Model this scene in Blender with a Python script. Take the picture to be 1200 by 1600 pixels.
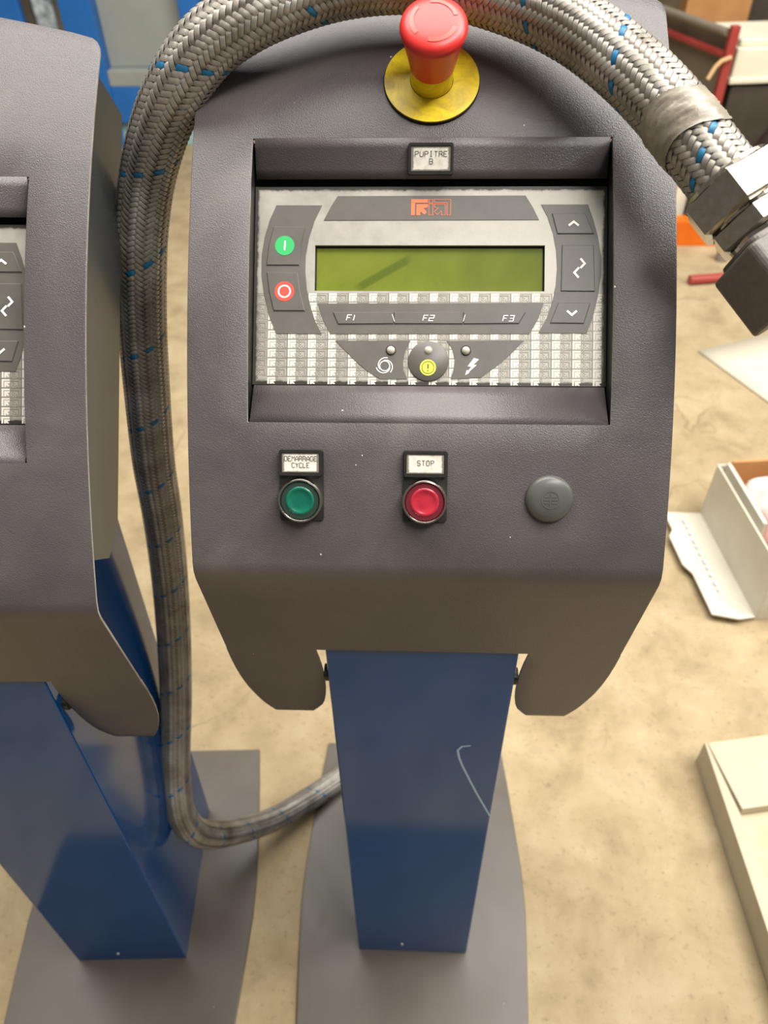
import bpy, bmesh, math, random
import numpy as np
from mathutils import Vector, Matrix
R = random.Random(7)
scene = bpy.context.scene
COL = scene.collection
for o in list(bpy.data.objects):
    bpy.data.objects.remove(o, do_unlink=True)

# ------------------------------------------------------------------ camera
F_PX = 1202.0
cam_d = bpy.data.cameras.new('camera')
cam = bpy.data.objects.new('camera', cam_d)
COL.objects.link(cam)
cam_d.sensor_fit = 'VERTICAL'
cam_d.sensor_height = 36.0
cam_d.lens = F_PX / 1600 * 36.0
cam_d.clip_start = 0.02
yaw, pitch, roll = 0.0497, 0.7579, -0.0210
_f = Vector((-math.sin(yaw), math.cos(yaw), 0)); _r = Vector((math.cos(yaw), math.sin(yaw), 0)); _u = Vector((0, 0, 1))
_f2 = _f * math.cos(pitch) - _u * math.sin(pitch)
_u2 = _u * math.cos(pitch) + _f * math.sin(pitch)
_r3 = _r * math.cos(roll) + _u2 * math.sin(roll)
_u3 = _u2 * math.cos(roll) - _r * math.sin(roll)
CAMP = Vector((-0.0094, -0.3717, 1.2262))
cam.matrix_world = Matrix(((_r3.x, _u3.x, -_f2.x, CAMP.x), (_r3.y, _u3.y, -_f2.y, CAMP.y), (_r3.z, _u3.z, -_f2.z, CAMP.z), (0, 0, 0, 1)))
cam_d.dof.use_dof = True
cam_d.dof.focus_distance = 0.52
cam_d.dof.aperture_fstop = 8.5
scene.camera = cam

# ------------------------------------------------------------------ light
w = bpy.data.worlds.new('world'); scene.world = w
w.use_nodes = True
w.node_tree.nodes['Background'].inputs[0].default_value = (1.0, 0.98, 0.95, 1)
w.node_tree.nodes['Background'].inputs[1].default_value = 0.17

def area(name, loc, target, sx, sy, energy, col=(1, .96, .9)):
    l = bpy.data.lights.new(name, 'AREA'); l.shape = 'RECTANGLE'; l.size = sx; l.size_y = sy
    l.energy = energy; l.color = col
    o = bpy.data.objects.new(name, l); COL.objects.link(o)
    o.location = loc
    o.rotation_euler = (Vector(target) - Vector(loc)).to_track_quat('-Z', 'Y').to_euler()
    return o
area('ceiling_light_panel', (0.3, 0.85, 3.7), (0.3, 0.85, 0), 4.2, 1.5, 265, (1, .97, .92))
area('front_fill_light', (1.3, -0.8, 3.7), (0.8, -0.3, 0), 2.2, 0.7, 125, (1, .97, .92))  # added fill from the front, lifts the sloping panel
area('ceiling_light_strip', (2.6, 0.3, 3.0), (0.3, 0.4, .3), 0.5, 2.6, 90, (1, .97, .92))

vs = scene.view_settings
vs.view_transform = 'Standard'; vs.look = 'None'; vs.gamma = 1.0; vs.use_curve_mapping = False
vs.exposure = -0.25

# ------------------------------------------------------------------ materials
def srgb(r, g, b):
    def c(x):
        x /= 255.0
        return x / 12.92 if x <= .04045 else ((x + .055) / 1.055) ** 2.4
    return (c(r), c(g), c(b), 1)

def mat(name, col, rough=.5, metal=0., coat=0., spec=.5, coat_rough=.1):
    m = bpy.data.materials.new(name); m.use_nodes = True
    b = m.node_tree.nodes['Principled BSDF']
    b.inputs['Base Color'].default_value = col
    b.inputs['Roughness'].default_value = rough
    b.inputs['Metallic'].default_value = metal
    b.inputs['Coat Weight'].default_value = coat
    b.inputs['Coat Roughness'].default_value = coat_rough
    b.inputs['Specular IOR Level'].default_value = spec
    return m

class NT:
    def __init__(s, m):
        s.m = m; s.t = m.node_tree; s.b = s.t.nodes['Principled BSDF']
    def n(s, typ, **kw):
        x = s.t.nodes.new(typ)
        for k, v in kw.items():
            if k in x.inputs: x.inputs[k].default_value = v
            else: setattr(x, k, v)
        return x
    def l(s, a, b): s.t.links.new(a, b)
    def coord(s, which='Object'):
        return s.n('ShaderNodeTexCoord').outputs[which]
    def noise(s, vec, scale, detail=4, rough=.55, dist=0):
        x = s.n('ShaderNodeTexNoise'); x.inputs['Scale'].default_value = scale
        x.inputs['Detail'].default_value = detail; x.inputs['Roughness'].default_value = rough
        x.inputs['Distortion'].default_value = dist
        s.l(vec, x.inputs['Vector']); return x.outputs['Fac']
    def ramp(s, fac, stops):
        x = s.n('ShaderNodeValToRGB'); e = x.color_ramp.elements
        while len(e) > 1: e.remove(e[-1])
        e[0].position = stops[0][0]; e[0].color = stops[0][1]
        for p, c in stops[1:]:
            k = e.new(p); k.color = c
        s.l(fac, x.inputs[0]); return x.outputs[0]
    def mix(s, fac, a, b, blend='MIX'):
        x = s.n('ShaderNodeMix', data_type='RGBA', blend_type=blend)
        for sock, v in ((x.inputs[0], fac), (x.inputs[6], a), (x.inputs[7], b)):
            if hasattr(v, 'links'): s.l(v, sock)
            else: sock.default_value = v
        return x.outputs[2]
    def bump(s, h, strength, dist=.001):
        x = s.n('ShaderNodeBump'); x.inputs['Strength'].default_value = strength
        x.inputs['Distance'].default_value = dist
        s.l(h, x.inputs['Height']); s.l(x.outputs[0], s.b.inputs['Normal']); return x

def g(v): return (v, v, v, 1)

def make_hood():
    m = mat('hood_textured_paint', srgb(96, 90, 89), .42, spec=.5); t = NT(m); c = t.coord()
    grain = t.noise(c, 1250, 2, .55)
    smear = t.noise(c, 9, 5, .6, .6)
    col = t.ramp(smear, [(.25, srgb(72, 67, 67)), (.55, srgb(86, 80, 80)), (.8, srgb(102, 96, 92))])
    # small paint nicks
    v = t.n('ShaderNodeTexVoronoi'); v.inputs['Scale'].default_value = 75; t.l(c, v.inputs['Vector'])
    sel = t.noise(c, 40, 1)
    d = t.n('ShaderNodeMath', operation='LESS_THAN'); t.l(v.outputs['Distance'], d.inputs[0]); d.inputs[1].default_value = .05
    e = t.n('ShaderNodeMath', operation='GREATER_THAN'); t.l(sel, e.inputs[0]); e.inputs[1].default_value = .61
    mm = t.n('ShaderNodeMath', operation='MULTIPLY'); t.l(d.outputs[0], mm.inputs[0]); t.l(e.outputs[0], mm.inputs[1])
    col = t.mix(mm.outputs[0], col, srgb(205, 200, 190))
    t.l(col, t.b.inputs['Base Color'])
    rr = t.ramp(smear, [(.3, g(.29)), (.7, g(.42))]); t.l(rr, t.b.inputs['Roughness'])
    t.bump(grain, .5, .0006)
    return m
def make_gloss_grey():
    m = mat('grey_gloss_paint', srgb(60, 62, 61), .25, spec=.2, coat=.0); t = NT(m); c = t.coord()
    n = t.noise(c, 14, 3)
    t.l(t.ramp(n, [(.3, srgb(56, 58, 57)), (.7, srgb(64, 66, 64))]), t.b.inputs['Base Color'])
    return m
def make_blue():
    m = mat('blue_gloss_paint', srgb(20, 66, 120), .27, spec=.3, coat=.0, coat_rough=.2); t = NT(m); c = t.coord()
    n = t.noise(c, 6, 5, .6, .4)
    t.l(t.ramp(n, [(.3, srgb(0, 66, 124)), (.7, srgb(0, 71, 134))]), t.b.inputs['Base Color'])
    s = t.noise(c, 12, 3, .6)
    t.l(t.ramp(s, [(.35, g(.10)), (.75, g(.13))]), t.b.inputs['Roughness'])
    return m
def make_base():
    m = mat('base_satin_paint', srgb(104, 97, 89), .36, spec=.5); t = NT(m); c = t.coord()
    n = t.noise(c, 7, 5, .6, .5)
    col = t.ramp(n, [(.25, srgb(79, 71, 62)), (.6, srgb(90, 82, 72)), (.85, srgb(100, 92, 81))])
    v = t.n('ShaderNodeTexVoronoi'); v.inputs['Scale'].default_value = 34; t.l(c, v.inputs['Vector'])
    d = t.n('ShaderNodeMath', operation='LESS_THAN'); t.l(v.outputs['Distance'], d.inputs[0]); d.inputs[1].default_value = .022
    col = t.mix(d.outputs[0], col, srgb(170, 162, 148))
    t.l(col, t.b.inputs['Base Color'])
    t.l(t.ramp(n, [(.3, g(.30)), (.7, g(.46))]), t.b.inputs['Roughness'])
    return m
def make_floor():
    m = mat('concrete', srgb(190, 168, 132), .8, spec=.25); t = NT(m); c = t.coord()
    big = t.noise(c, 1.6, 6, .6, .4); mid = t.noise(c, 9, 8, .65, .3); fine = t.noise(c, 120, 4, .7)
    col = t.ramp(big, [(.25, srgb(142, 122, 92)), (.5, srgb(166, 147, 113)), (.75, srgb(184, 166, 132))])
    col2 = t.ramp(mid, [(.28, srgb(118, 99, 72)), (.48, srgb(164, 145, 111)), (.72, srgb(192, 175, 142))])
    col = t.mix(.55, col, col2)
    spk = t.ramp(fine, [(.27, srgb(130, 108, 78)), (.42, g(1)), (.68, g(1)), (.75, (1.25, 1.22, 1.15, 1))])
    col = t.mix(.45, col, spk, 'MULTIPLY')
    # hairline cracks
    dn = t.n('ShaderNodeTexNoise'); dn.inputs['Scale'].default_value = 5; dn.inputs['Detail'].default_value = 5; t.l(c, dn.inputs['Vector'])
    vm = t.n('ShaderNodeMixRGB'); vm.inputs[0].default_value = .12; t.l(c, vm.inputs[1]); t.l(dn.outputs['Color'], vm.inputs[2])
    v = t.n('ShaderNodeTexVoronoi', feature='DISTANCE_TO_EDGE'); v.inputs['Scale'].default_value = 3.1; t.l(vm.outputs[0], v.inputs['Vector'])
    cr = t.ramp(v.outputs['Distance'], [(0, g(1)), (.004, g(.6)), (.009, g(0))])
    pres = t.ramp(t.noise(c, 2.3, 2), [(.52, g(0)), (.60, g(.55))])
    crm = t.n('ShaderNodeMath', operation='MULTIPLY'); t.l(cr, crm.inputs[0]); t.l(pres, crm.inputs[1])
    col = t.mix(crm.outputs[0], col, srgb(110, 90, 62))
    t.l(col, t.b.inputs['Base Color'])
    t.bump(mid, .12, .004)
    return m
def make_overlay():
    # silver membrane foil with grime along its rim (UV is -1..1 over the foil)
    m = mat('silver_foil', srgb(196, 192, 180), .42, metal=.3, spec=.5); t = NT(m)
    uv = t.n('ShaderNodeTexCoord').outputs['UV']; c = t.coord()
    sep = t.n('ShaderNodeSeparateXYZ'); t.l(uv, sep.inputs[0])
    def edge(o, k):
        a = t.n('ShaderNodeMath', operation='ABSOLUTE'); t.l(o, a.inputs[0])
        s_ = t.n('ShaderNodeMath', operation='SUBTRACT'); s_.inputs[0].default_value = 1; t.l(a.outputs[0], s_.inputs[1])
        q = t.n('ShaderNodeMath', operation='MULTIPLY'); t.l(s_.outputs[0], q.inputs[0]); q.inputs[1].default_value = k
        return q.outputs[0]
    mn = t.n('ShaderNodeMath', operation='MINIMUM'); t.l(edge(sep.outputs[0], 1.8), mn.inputs[0]); t.l(edge(sep.outputs[1], 1.), mn.inputs[1])
    n = t.noise(c, 160, 5, .7); n2 = t.noise(c, 45, 4, .7)
    nn = t.n('ShaderNodeMath', operation='MULTIPLY_ADD'); t.l(n, nn.inputs[0]); nn.inputs[1].default_value = -.055; t.l(mn.outputs[0], nn.inputs[2])
    grime = t.ramp(nn.outputs[0], [(.0, g(1)), (.006, g(.7)), (.02, g(.12)), (.035, g(0))])
    base = t.ramp(n2, [(.3, srgb(150, 146, 136)), (.65, srgb(166, 162, 151))])
    t.l(t.mix(grime, base, srgb(52, 48, 42)), t.b.inputs['Base Color'])
    t.l(t.ramp(n2, [(.3, g(.38)), (.7, g(.5))]), t.b.inputs['Roughness'])
    return m
def make_label():
    m = mat('worn_label', srgb(226, 220, 206), .45); t = NT(m)
    uv = t.n('ShaderNodeTexCoord').outputs['UV']; c = t.coord()
    sep = t.n('ShaderNodeSeparateXYZ'); t.l(uv, sep.inputs[0])
    def edge(o):
        a = t.n('ShaderNodeMath', operation='ABSOLUTE'); t.l(o, a.inputs[0])
        s_ = t.n('ShaderNodeMath', operation='SUBTRACT'); s_.inputs[0].default_value = 1; t.l(a.outputs[0], s_.inputs[1]); return s_.outputs[0]
    mn = t.n('ShaderNodeMath', operation='MINIMUM'); t.l(edge(sep.outputs[0]), mn.inputs[0]); t.l(edge(sep.outputs[1]), mn.inputs[1])
    n = t.noise(c, 500, 4, .7)
    nn = t.n('ShaderNodeMath', operation='MULTIPLY_ADD'); t.l(n, nn.inputs[0]); nn.inputs[1].default_value = -.20; t.l(mn.outputs[0], nn.inputs[2])
    grime = t.ramp(nn.outputs[0], [(0, g(.85)), (.02, g(.3)), (.08, g(0))])
    base = t.ramp(t.noise(c, 260, 4), [(.3, srgb(205, 198, 182)), (.6, srgb(230, 225, 212))])
    t.l(t.mix(grime, base, srgb(96, 88, 76)), t.b.inputs['Base Color'])
    return m
def make_lcd():
    m = mat('lcd_glass', srgb(112, 132, 44), .5, spec=.2, coat=.0, coat_rough=.3); t = NT(m); c = t.coord('UV')
    n = t.noise(c, 2.2, 4, .6, .8)
    base = t.ramp(n, [(.25, srgb(86, 96, 12)), (.5, srgb(100, 110, 22)), (.8, srgb(112, 121, 34))])
    # one wiped streak through the dust film
    mp = t.n('ShaderNodeMapping'); t.l(c, mp.inputs[0]); mp.inputs['Location'].default_value = (.182, -.085, 0); mp.inputs['Rotation'].default_value = (0, 0, -.52)
    sep = t.n('ShaderNodeSeparateXYZ'); t.l(mp.outputs[0], sep.inputs[0])
    ay = t.n('ShaderNodeMath', operation='ABSOLUTE'); t.l(sep.outputs[1], ay.inputs[0])
    ax = t.n('ShaderNodeMath', operation='ABSOLUTE'); t.l(sep.outputs[0], ax.inputs[0])
    sx = t.ramp(ax.outputs[0], [(.11, g(1)), (.15, g(0))]); sy = t.ramp(ay.outputs[0], [(.012, g(1)), (.022, g(0))])
    mu = t.n('ShaderNodeMath', operation='MULTIPLY'); t.l(sx, mu.inputs[0]); t.l(sy, mu.inputs[1])
    t.l(t.mix(mu.outputs[0], base, srgb(76, 88, 6)), t.b.inputs['Base Color'])
    return m
def make_yellow():
    m = mat('yellow_worn_plate', srgb(226, 196, 20), .45); t = NT(m); c = t.coord()
    n = t.noise(c, 55, 6, .65, .8); s_ = t.noise(c, 230, 4, .7)
    col = t.ramp(n, [(.3, srgb(176, 148, 40)), (.45, srgb(214, 184, 24)), (.62, srgb(238, 212, 14)), (.8, srgb(244, 226, 20))])
    sp = t.ramp(s_, [(.28, g(.55)), (.36, g(0))])
    t.l(t.mix(sp, col, srgb(96, 84, 40)), t.b.inputs['Base Color'])
    return m
def make_braid(name, c0, c1, metal):
    m = mat(name, c0, .42, metal=metal, spec=.5); t = NT(m); c = t.coord()
    uv = t.n('ShaderNodeTexCoord').outputs['UV']
    n = t.noise(c, 28, 5, .65)
    t.l(t.ramp(n, [(.3, c1), (.65, c0)]), t.b.inputs['Base Color'])
    wv = t.n('ShaderNodeTexWave', bands_direction='X'); wv.inputs['Scale'].default_value = 1.7; wv.inputs['Distortion'].default_value = .4
    t.l(uv, wv.inputs['Vector']); t.bump(wv.outputs['Fac'], .35, .0003)
    return m
def speck(name, a, b, scale, rough=.6, metal=0., bumps=0):
    m = mat(name, a, rough, metal=metal); t = NT(m); c = t.coord(); n = t.noise(c, scale, 5, .6)
    t.l(t.ramp(n, [(.3, a), (.7, b)]), t.b.inputs['Base Color'])
    if bumps: t.bump(n, bumps, .002)
    return m

M = dict(
    hood=make_hood(), gloss=make_gloss_grey(), blue=make_blue(), base=make_base(), floor=make_floor(), foil=make_overlay(),
    label=make_label(), lcd=make_lcd(), yellow=make_yellow(),
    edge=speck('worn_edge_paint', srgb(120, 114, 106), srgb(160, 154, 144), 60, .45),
    key=speck('keypad_grey', srgb(84, 80, 74), srgb(94, 90, 84), 60, .42),
    black=speck('black_plastic', srgb(26, 24, 22), srgb(40, 37, 34), 120, .45),
    darkgap=mat('gap_rim_black', srgb(14, 13, 12), .8),  # near-black for painted gap shade and for dark rings and rims
    ink=mat('black_ink', srgb(58, 54, 50), .6), white_ink=mat('white_print', srgb(240, 238, 230), .5),
    orange_ink=mat('orange_print', srgb(236, 112, 66), .5), green_ink=mat('green_print', srgb(40, 170, 92), .5),
    red_ink=mat('red_print', srgb(222, 70, 56), .5), yellow_ink=mat('yellow_print', srgb(238, 232, 70), .5),
    dark_ink=mat('dark_print', srgb(62, 60, 20), .5),
    pat_light=mat('foil_print_light', srgb(206, 202, 190), .45, metal=.1), pat_dark=mat('foil_print_dark', srgb(104, 98, 88), .45, metal=.1),
    red=speck('red_plastic', srgb(206, 40, 38), srgb(216, 52, 46), 40, .36),
    red_mark=mat('red_emboss', srgb(226, 84, 72), .35),
    chrome=mat('chrome', srgb(214, 208, 196), .16, metal=1),
    led=mat('led_clear', srgb(196, 190, 170), .12, spec=.8, coat=1),
    green_lens=speck('green_lens', srgb(14, 86, 70), srgb(20, 104, 82), 90, .22), green_rim=mat('green_lens_rim', srgb(44, 60, 52), .25),
    red_lens=speck('red_lens', srgb(160, 34, 52), srgb(182, 46, 60), 90, .22), red_rim=mat('red_lens_rim', srgb(104, 36, 44), .25),
    plug=speck('plug_grey', srgb(78, 77, 73), srgb(88, 87, 82), 60, .35),
    braid=make_braid('braid_grey', srgb(182, 177, 168), srgb(122, 114, 102), .5), braid_blue=make_braid('braid_blue', srgb(22, 120, 172), srgb(40, 88, 108), .1),
    core=mat('hose_core', srgb(24, 21, 18), .7), tape=speck('packing_tape', srgb(128, 120, 105), srgb(160, 151, 134), 60, .35, bumps=.4),
    nickel=speck('nickel_brass', srgb(190, 178, 158), srgb(206, 200, 190), 220, .24, 1.0),
    steel=speck('screw_steel', srgb(200, 196, 188), srgb(220, 216, 208), 100, .3, .9),
    connector=speck('connector_grey', srgb(98, 93, 87), srgb(110, 105, 98), 300, .5, bumps=.2),
    scratch=mat('pale_scratch', srgb(160, 192, 220), .5),
    white_card=speck('white_cardboard', srgb(204, 197, 179), srgb(218, 212, 195), 8, .7), kraft=speck('kraft_cardboard', srgb(176, 122, 70), srgb(196, 144, 90), 8, .8),
    paper=speck('paper_sheet', srgb(210, 200, 176), srgb(218, 209, 186), 4, .7),
    film=speck('plastic_film', srgb(226, 218, 210), srgb(238, 232, 226), 30, .3), pink=speck('pink_film', srgb(224, 170, 158), srgb(232, 200, 190), 30, .4),
    crimson=mat('crimson_print', srgb(120, 10, 30), .5), grey_print=mat('grey_print', srgb(186, 190, 196), .6),
    tray=speck('white_lacquer', srgb(176, 165, 139), srgb(188, 178, 152), 10, .5), tray_in=speck('beige_board', srgb(180, 162, 130), srgb(196, 180, 150), 20, .7),
    orange=speck('orange_steel', srgb(214, 98, 6), srgb(226, 112, 16), 12, .45), redtube=speck('red_steel', srgb(150, 52, 47), srgb(168, 66, 58), 12, .4),
    olive=speck('grey_olive_sheet', srgb(104, 94, 76), srgb(122, 110, 90), 9, .5), greybar=speck('grey_tube', srgb(126, 116, 100), srgb(140, 130, 112), 9, .45),
    cream=speck('cream_plastic', srgb(226, 218, 192), srgb(236, 230, 206), 6, .5), dkpanel=speck('dark_sheet', srgb(64, 56, 46), srgb(78, 70, 60), 9, .5),
    bag=speck('dark_bag', srgb(42, 32, 27), srgb(60, 46, 40), 14, .45), frameblue=speck('frame_blue', srgb(26, 96, 168), srgb(34, 106, 180), 9, .4),
    panelgrey=speck('cabinet_grey', srgb(142, 146, 140), srgb(152, 156, 150), 5, .5), cyan=speck('pale_cyan', srgb(140, 176, 180), srgb(170, 200, 200), 8, .5),
    darkwall=speck('hall_wall', srgb(120, 114, 104), srgb(132, 126, 116), 2, .9), tan=speck('tan_strap', srgb(200, 160, 110), srgb(214, 176, 128), 20, .6),
    wallpost=speck('splashed_steel', srgb(60, 66, 74), srgb(196, 206, 212), 22, .5),
)

# ------------------------------------------------------------------ helpers
def tag(o, label, cat, group=None, kind=None):
    if label: o['label'] = label
    if cat: o['category'] = cat
    if group: o['group'] = group
    if kind: o['kind'] = kind
    return o
def empty(name, loc=(0, 0, 0), rot=(0, 0, 0)):
    o = bpy.data.objects.new(name, None); COL.objects.link(o)
    o.empty_display_size = .05; o.location = loc; o.rotation_euler = rot
    return o
class MB:
    """collects geometry for one mesh"""
    def __init__(s): s.v = []; s.f = []; s.uv = {}
    def add(s, vs, fs):
        k = len(s.v); s.v += [tuple(q) for q in vs]; s.f += [tuple(i + k for i in q) for q in fs]; return k
    def prism(s, poly, z0, z1, T=None, inset=0., cap_bottom=True):
        n = len(poly); cx = sum(q[0] for q in poly) / n; cy = sum(q[1] for q in poly) / n
        area_ = sum(poly[i][0] * poly[(i + 1) % n][1] - poly[(i + 1) % n][0] * poly[i][1] for i in range(n))
        if area_ < 0: poly = poly[::-1]
        lo = [(x, y, z0) for x, y in poly]
        if inset:
            ins = offset(poly, -inset)
            vs = lo + [(x, y, z1 - inset * .8) for x, y in poly] + [(x, y, z1) for x, y in ins]; rings = 3
        else:
            vs = lo + [(x, y, z1) for x, y in poly]; rings = 2
        fs = []
        for r_ in range(rings - 1):
            for i in range(n):
                j = (i + 1) % n; fs.append((r_ * n + i, r_ * n + j, (r_ + 1) * n + j, (r_ + 1) * n + i))
        fs.append(tuple((rings - 1) * n + i for i in range(n)))
        if cap_bottom: fs.append(tuple(range(n - 1, -1, -1)))
        if T: vs = [T(*q) for q in vs]
        s.add(vs, fs); return s
    def box(s, a, b, T=None):
        return s.prism([(a[0], a[1]), (b[0], a[1]), (b[0], b[1]), (a[0], b[1])], a[2], b[2], T)
    def lathe(s, prof, n=40, T=None, cap0=False, cap1=False):
        vs = []; fs = []
        for r_, z in prof:
            for i in range(n):
                a = 2 * math.pi * i / n; vs.append((r_ * math.cos(a), r_ * math.sin(a), z))
        for k in range(len(prof) - 1):
            for i in range(n):
                j = (i + 1) % n; fs.append((k * n + i, k * n + j, (k + 1) * n + j, (k + 1) * n + i))
        if cap0: fs.append(tuple(range(n - 1, -1, -1)))
        if cap1: fs.append(tuple((len(prof) - 1) * n + i for i in range(n)))
        if T: vs = [T(*q) for q in vs]
        s.add(vs, fs); return s
    def stroke(s, pts, wd, z, T=None, h=.00012, closed=False):
        """flat printed line along a 2-D polyline with mitred joints"""
        n = len(pts); L_ = []; R_ = []
        for i in range(n):
            p = Vector(pts[i])
            a = Vector(pts[i - 1]) if (i > 0 or closed) else None
            b = Vector(pts[(i + 1) % n]) if (i < n - 1 or closed) else None
            d1 = (p - a).normalized() if a is not None else None
            d2 = (b - p).normalized() if b is not None else None
            if d1 is None: d1 = d2
            if d2 is None: d2 = d1
            n1 = Vector((-d1.y, d1.x)); n2 = Vector((-d2.y, d2.x)); nm = (n1 + n2)
            if nm.length < 1e-6: nm = n1
            nm.normalize(); k = min(2.0, 1 / max(.35, nm.dot(n1)))
            L_.append(p + nm * wd / 2 * k); R_.append(p - nm * wd / 2 * k)
        m = n if closed else n - 1
        vs = []; fs = []
        for i in range(n): vs += [(L_[i].x, L_[i].y, z + h), (R_[i].x, R_[i].y, z + h)]
        for i in range(m):
            j = (i + 1) % n; fs.append((2 * i, 2 * i + 1, 2 * j + 1, 2 * j))
        if T: vs = [T(*q) for q in vs]
        s.add(vs, fs); return s
    def tube(s, pts, r_, n=12, cap=True):
        pts = [Vector(q) for q in pts]; vs = []; fs = []
        up = Vector((0, 0, 1))
        for i, p in enumerate(pts):
            d = (pts[min(i + 1, len(pts) - 1)] - pts[max(i - 1, 0)]).normalized()
            x = d.cross(up if abs(d.z) < .95 else Vector((1, 0, 0))).normalized(); y = x.cross(d)
            for k in range(n):
                a = 2 * math.pi * k / n; vs.append(p + x * (r_ * math.cos(a)) + y * (r_ * math.sin(a)))
        for i in range(len(pts) - 1):
            for k in range(n):
                j = (k + 1) % n; fs.append((i * n + k, i * n + j, (i + 1) * n + j, (i + 1) * n + k))
        if cap:
            fs.append(tuple(range(n - 1, -1, -1))); fs.append(tuple((len(pts) - 1) * n + k for k in range(n)))
        s.add(vs, fs); return s
    def build(s, name, m, parent=None, smooth=None, bevel=0, solid=0, uv=None):
        me = bpy.data.meshes.new(name)
        me.from_pydata(s.v, [], s.f); me.validate(); me.update()
        bm = bmesh.new(); bm.from_mesh(me)
        if not solid: bmesh.ops.recalc_face_normals(bm, faces=bm.faces)
        bm.to_mesh(me); bm.free()
        ms = m if isinstance(m, (list, tuple)) else [m]
        for q in ms: me.materials.append(q)
        if smooth is not None:
            for p in me.polygons: p.use_smooth = True
            me.set_sharp_from_angle(angle=math.radians(smooth))
        if uv:
            l = me.uv_layers.new(name='UVMap')
            for lp in me.loops: l.data[lp.index].uv = uv[lp.vertex_index]
        o = bpy.data.objects.new(name, me); COL.objects.link(o)
        if parent: o.parent = parent
        if solid:
            q = o.modifiers.new('Solidify', 'SOLIDIFY'); q.thickness = solid; q.offset = -1
        if bevel:
            q = o.modifiers.new('Bevel', 'BEVEL'); q.width = bevel; q.segments = 2; q.limit_method = 'ANGLE'; q.angle_limit = math.radians(40)
        return o
def offset(poly, d):
    n = len(poly); out = []
    for i in range(n):
        p = Vector(poly[i]); a = Vector(poly[i - 1]); b = Vector(poly[(i + 1) % n])
        d1 = (p - a).normalized(); d2 = (b - p).normalized()
        n1 = Vector((d1.y, -d1.x)); n2 = Vector((d2.y, -d2.x)); nm = n1 + n2
        if nm.length < 1e-6: nm = n1
        nm.normalize(); k = min(2., 1 / max(.4, nm.dot(n1)))
        q = p + nm * d * k; out.append((q.x, q.y))
    return out
def circ(cx, cy, r_, n=40, a0=0., a1=2 * math.pi, close=True):
    m = n if close else n + 1
    return [(cx + r_ * math.cos(a0 + (a1 - a0) * i / n), cy + r_ * math.sin(a0 + (a1 - a0) * i / n)) for i in range(m)]
def rrect(x0, y0, x1, y1, r_, n=5):
    out = []
    for cx, cy, a in ((x1 - r_, y0 + r_, -90), (x1 - r_, y1 - r_, 0), (x0 + r_, y1 - r_, 90), (x0 + r_, y0 + r_, 180)):
        for i in range(n + 1):
            t_ = math.radians(a + 90 * i / n); out.append((cx + r_ * math.cos(t_), cy + r_ * math.sin(t_)))
    return out

# stroke alphabet on a 4 x 6 grid
GL = {
 'P': [[(0, 0), (0, 6), (3, 6), (4, 5), (4, 4), (3, 3), (0, 3)]], 'U': [[(0, 6), (0, 1), (1, 0), (3, 0), (4, 1), (4, 6)]],
 'I': [[(1, 6), (3, 6)], [(2, 6), (2, 0)], [(1, 0), (3, 0)]], 'T': [[(0, 6), (4, 6)], [(2, 6), (2, 0)]],
 'R': [[(0, 0), (0, 6), (3, 6), (4, 5), (4, 4), (3, 3), (0, 3)], [(2.3, 3), (4, 1.4), (4, 0)]], 'E': [[(4, 6), (0, 6), (0, 0), (4, 0)], [(0, 3), (3, 3)]],
 'B': [[(0, 0), (0, 6), (3, 6), (4, 5), (4, 4), (3, 3), (0, 3)], [(3, 3), (4, 2), (4, 1), (3, 0), (0, 0)]],
 'D': [[(0, 0), (0, 6), (3, 6), (4, 5), (4, 1), (3, 0), (0, 0)]], 'M': [[(0, 0), (0, 6), (2, 3.5), (4, 6), (4, 0)]],
 'A': [[(0, 0), (0, 4), (2, 6), (4, 4), (4, 0)], [(0, 2.2), (4, 2.2)]], 'G': [[(4, 5), (3, 6), (1, 6), (0, 5), (0, 1), (1, 0), (3, 0), (4, 1), (4, 3), (2.4, 3)]],
 'C': [[(4, 5), (3, 6), (1, 6), (0, 5), (0, 1), (1, 0), (3, 0), (4, 1)]], 'Y': [[(0, 6), (2, 3), (4, 6)], [(2, 3), (2, 0)]],
 'L': [[(0, 6), (0, 0), (4, 0)]], 'S': [[(4, 5), (3, 6), (1, 6), (0, 5), (0, 4), (1, 3), (3, 3), (4, 2), (4, 1), (3, 0), (1, 0), (0, 1)]],
 'O': [[(1, 0), (3, 0), (4, 1), (4, 5), (3, 6), (1, 6), (0, 5), (0, 1), (1, 0)]], 'F': [[(0, 0), (0, 6), (4, 6)], [(0, 3), (3, 3)]],
 '1': [[(1, 6), (1, 0)]], '2': [[(0, 6), (4, 6), (4, 3), (0, 3), (0, 0), (4, 0)]], '3': [[(0, 6), (4, 6), (4, 0), (0, 0)], [(.6, 3), (4, 3)]],
}
def text(mb, s, cx, cy, cw, ch, pitch, wd, z, T, shear=0.):
    x0 = cx - (len(s) - 1) * pitch / 2
    for i, c in enumerate(s):
        for st in GL.get(c, []):
            pts = []
            for gx, gy in st:
                yy = (gy / 6 - .5) * ch; pts.append((x0 + i * pitch + (gx / 4 - .5) * cw + shear * yy, cy + yy))
            mb.stroke(pts, wd, z, T)
    return mb

# ------------------------------------------------------------------ setting
FZ = -0.006
mb = MB(); mb.box((-5, -2.5, FZ - .05), (5, 8.2, FZ)); tag(mb.build('floor', M['floor']), None, None, kind='structure')
mb = MB(); mb.box((-5, 8.0, FZ), (5, 8.2, 3.2)); tag(mb.build('wall_back', M['darkwall']), None, None, kind='structure')

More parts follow.
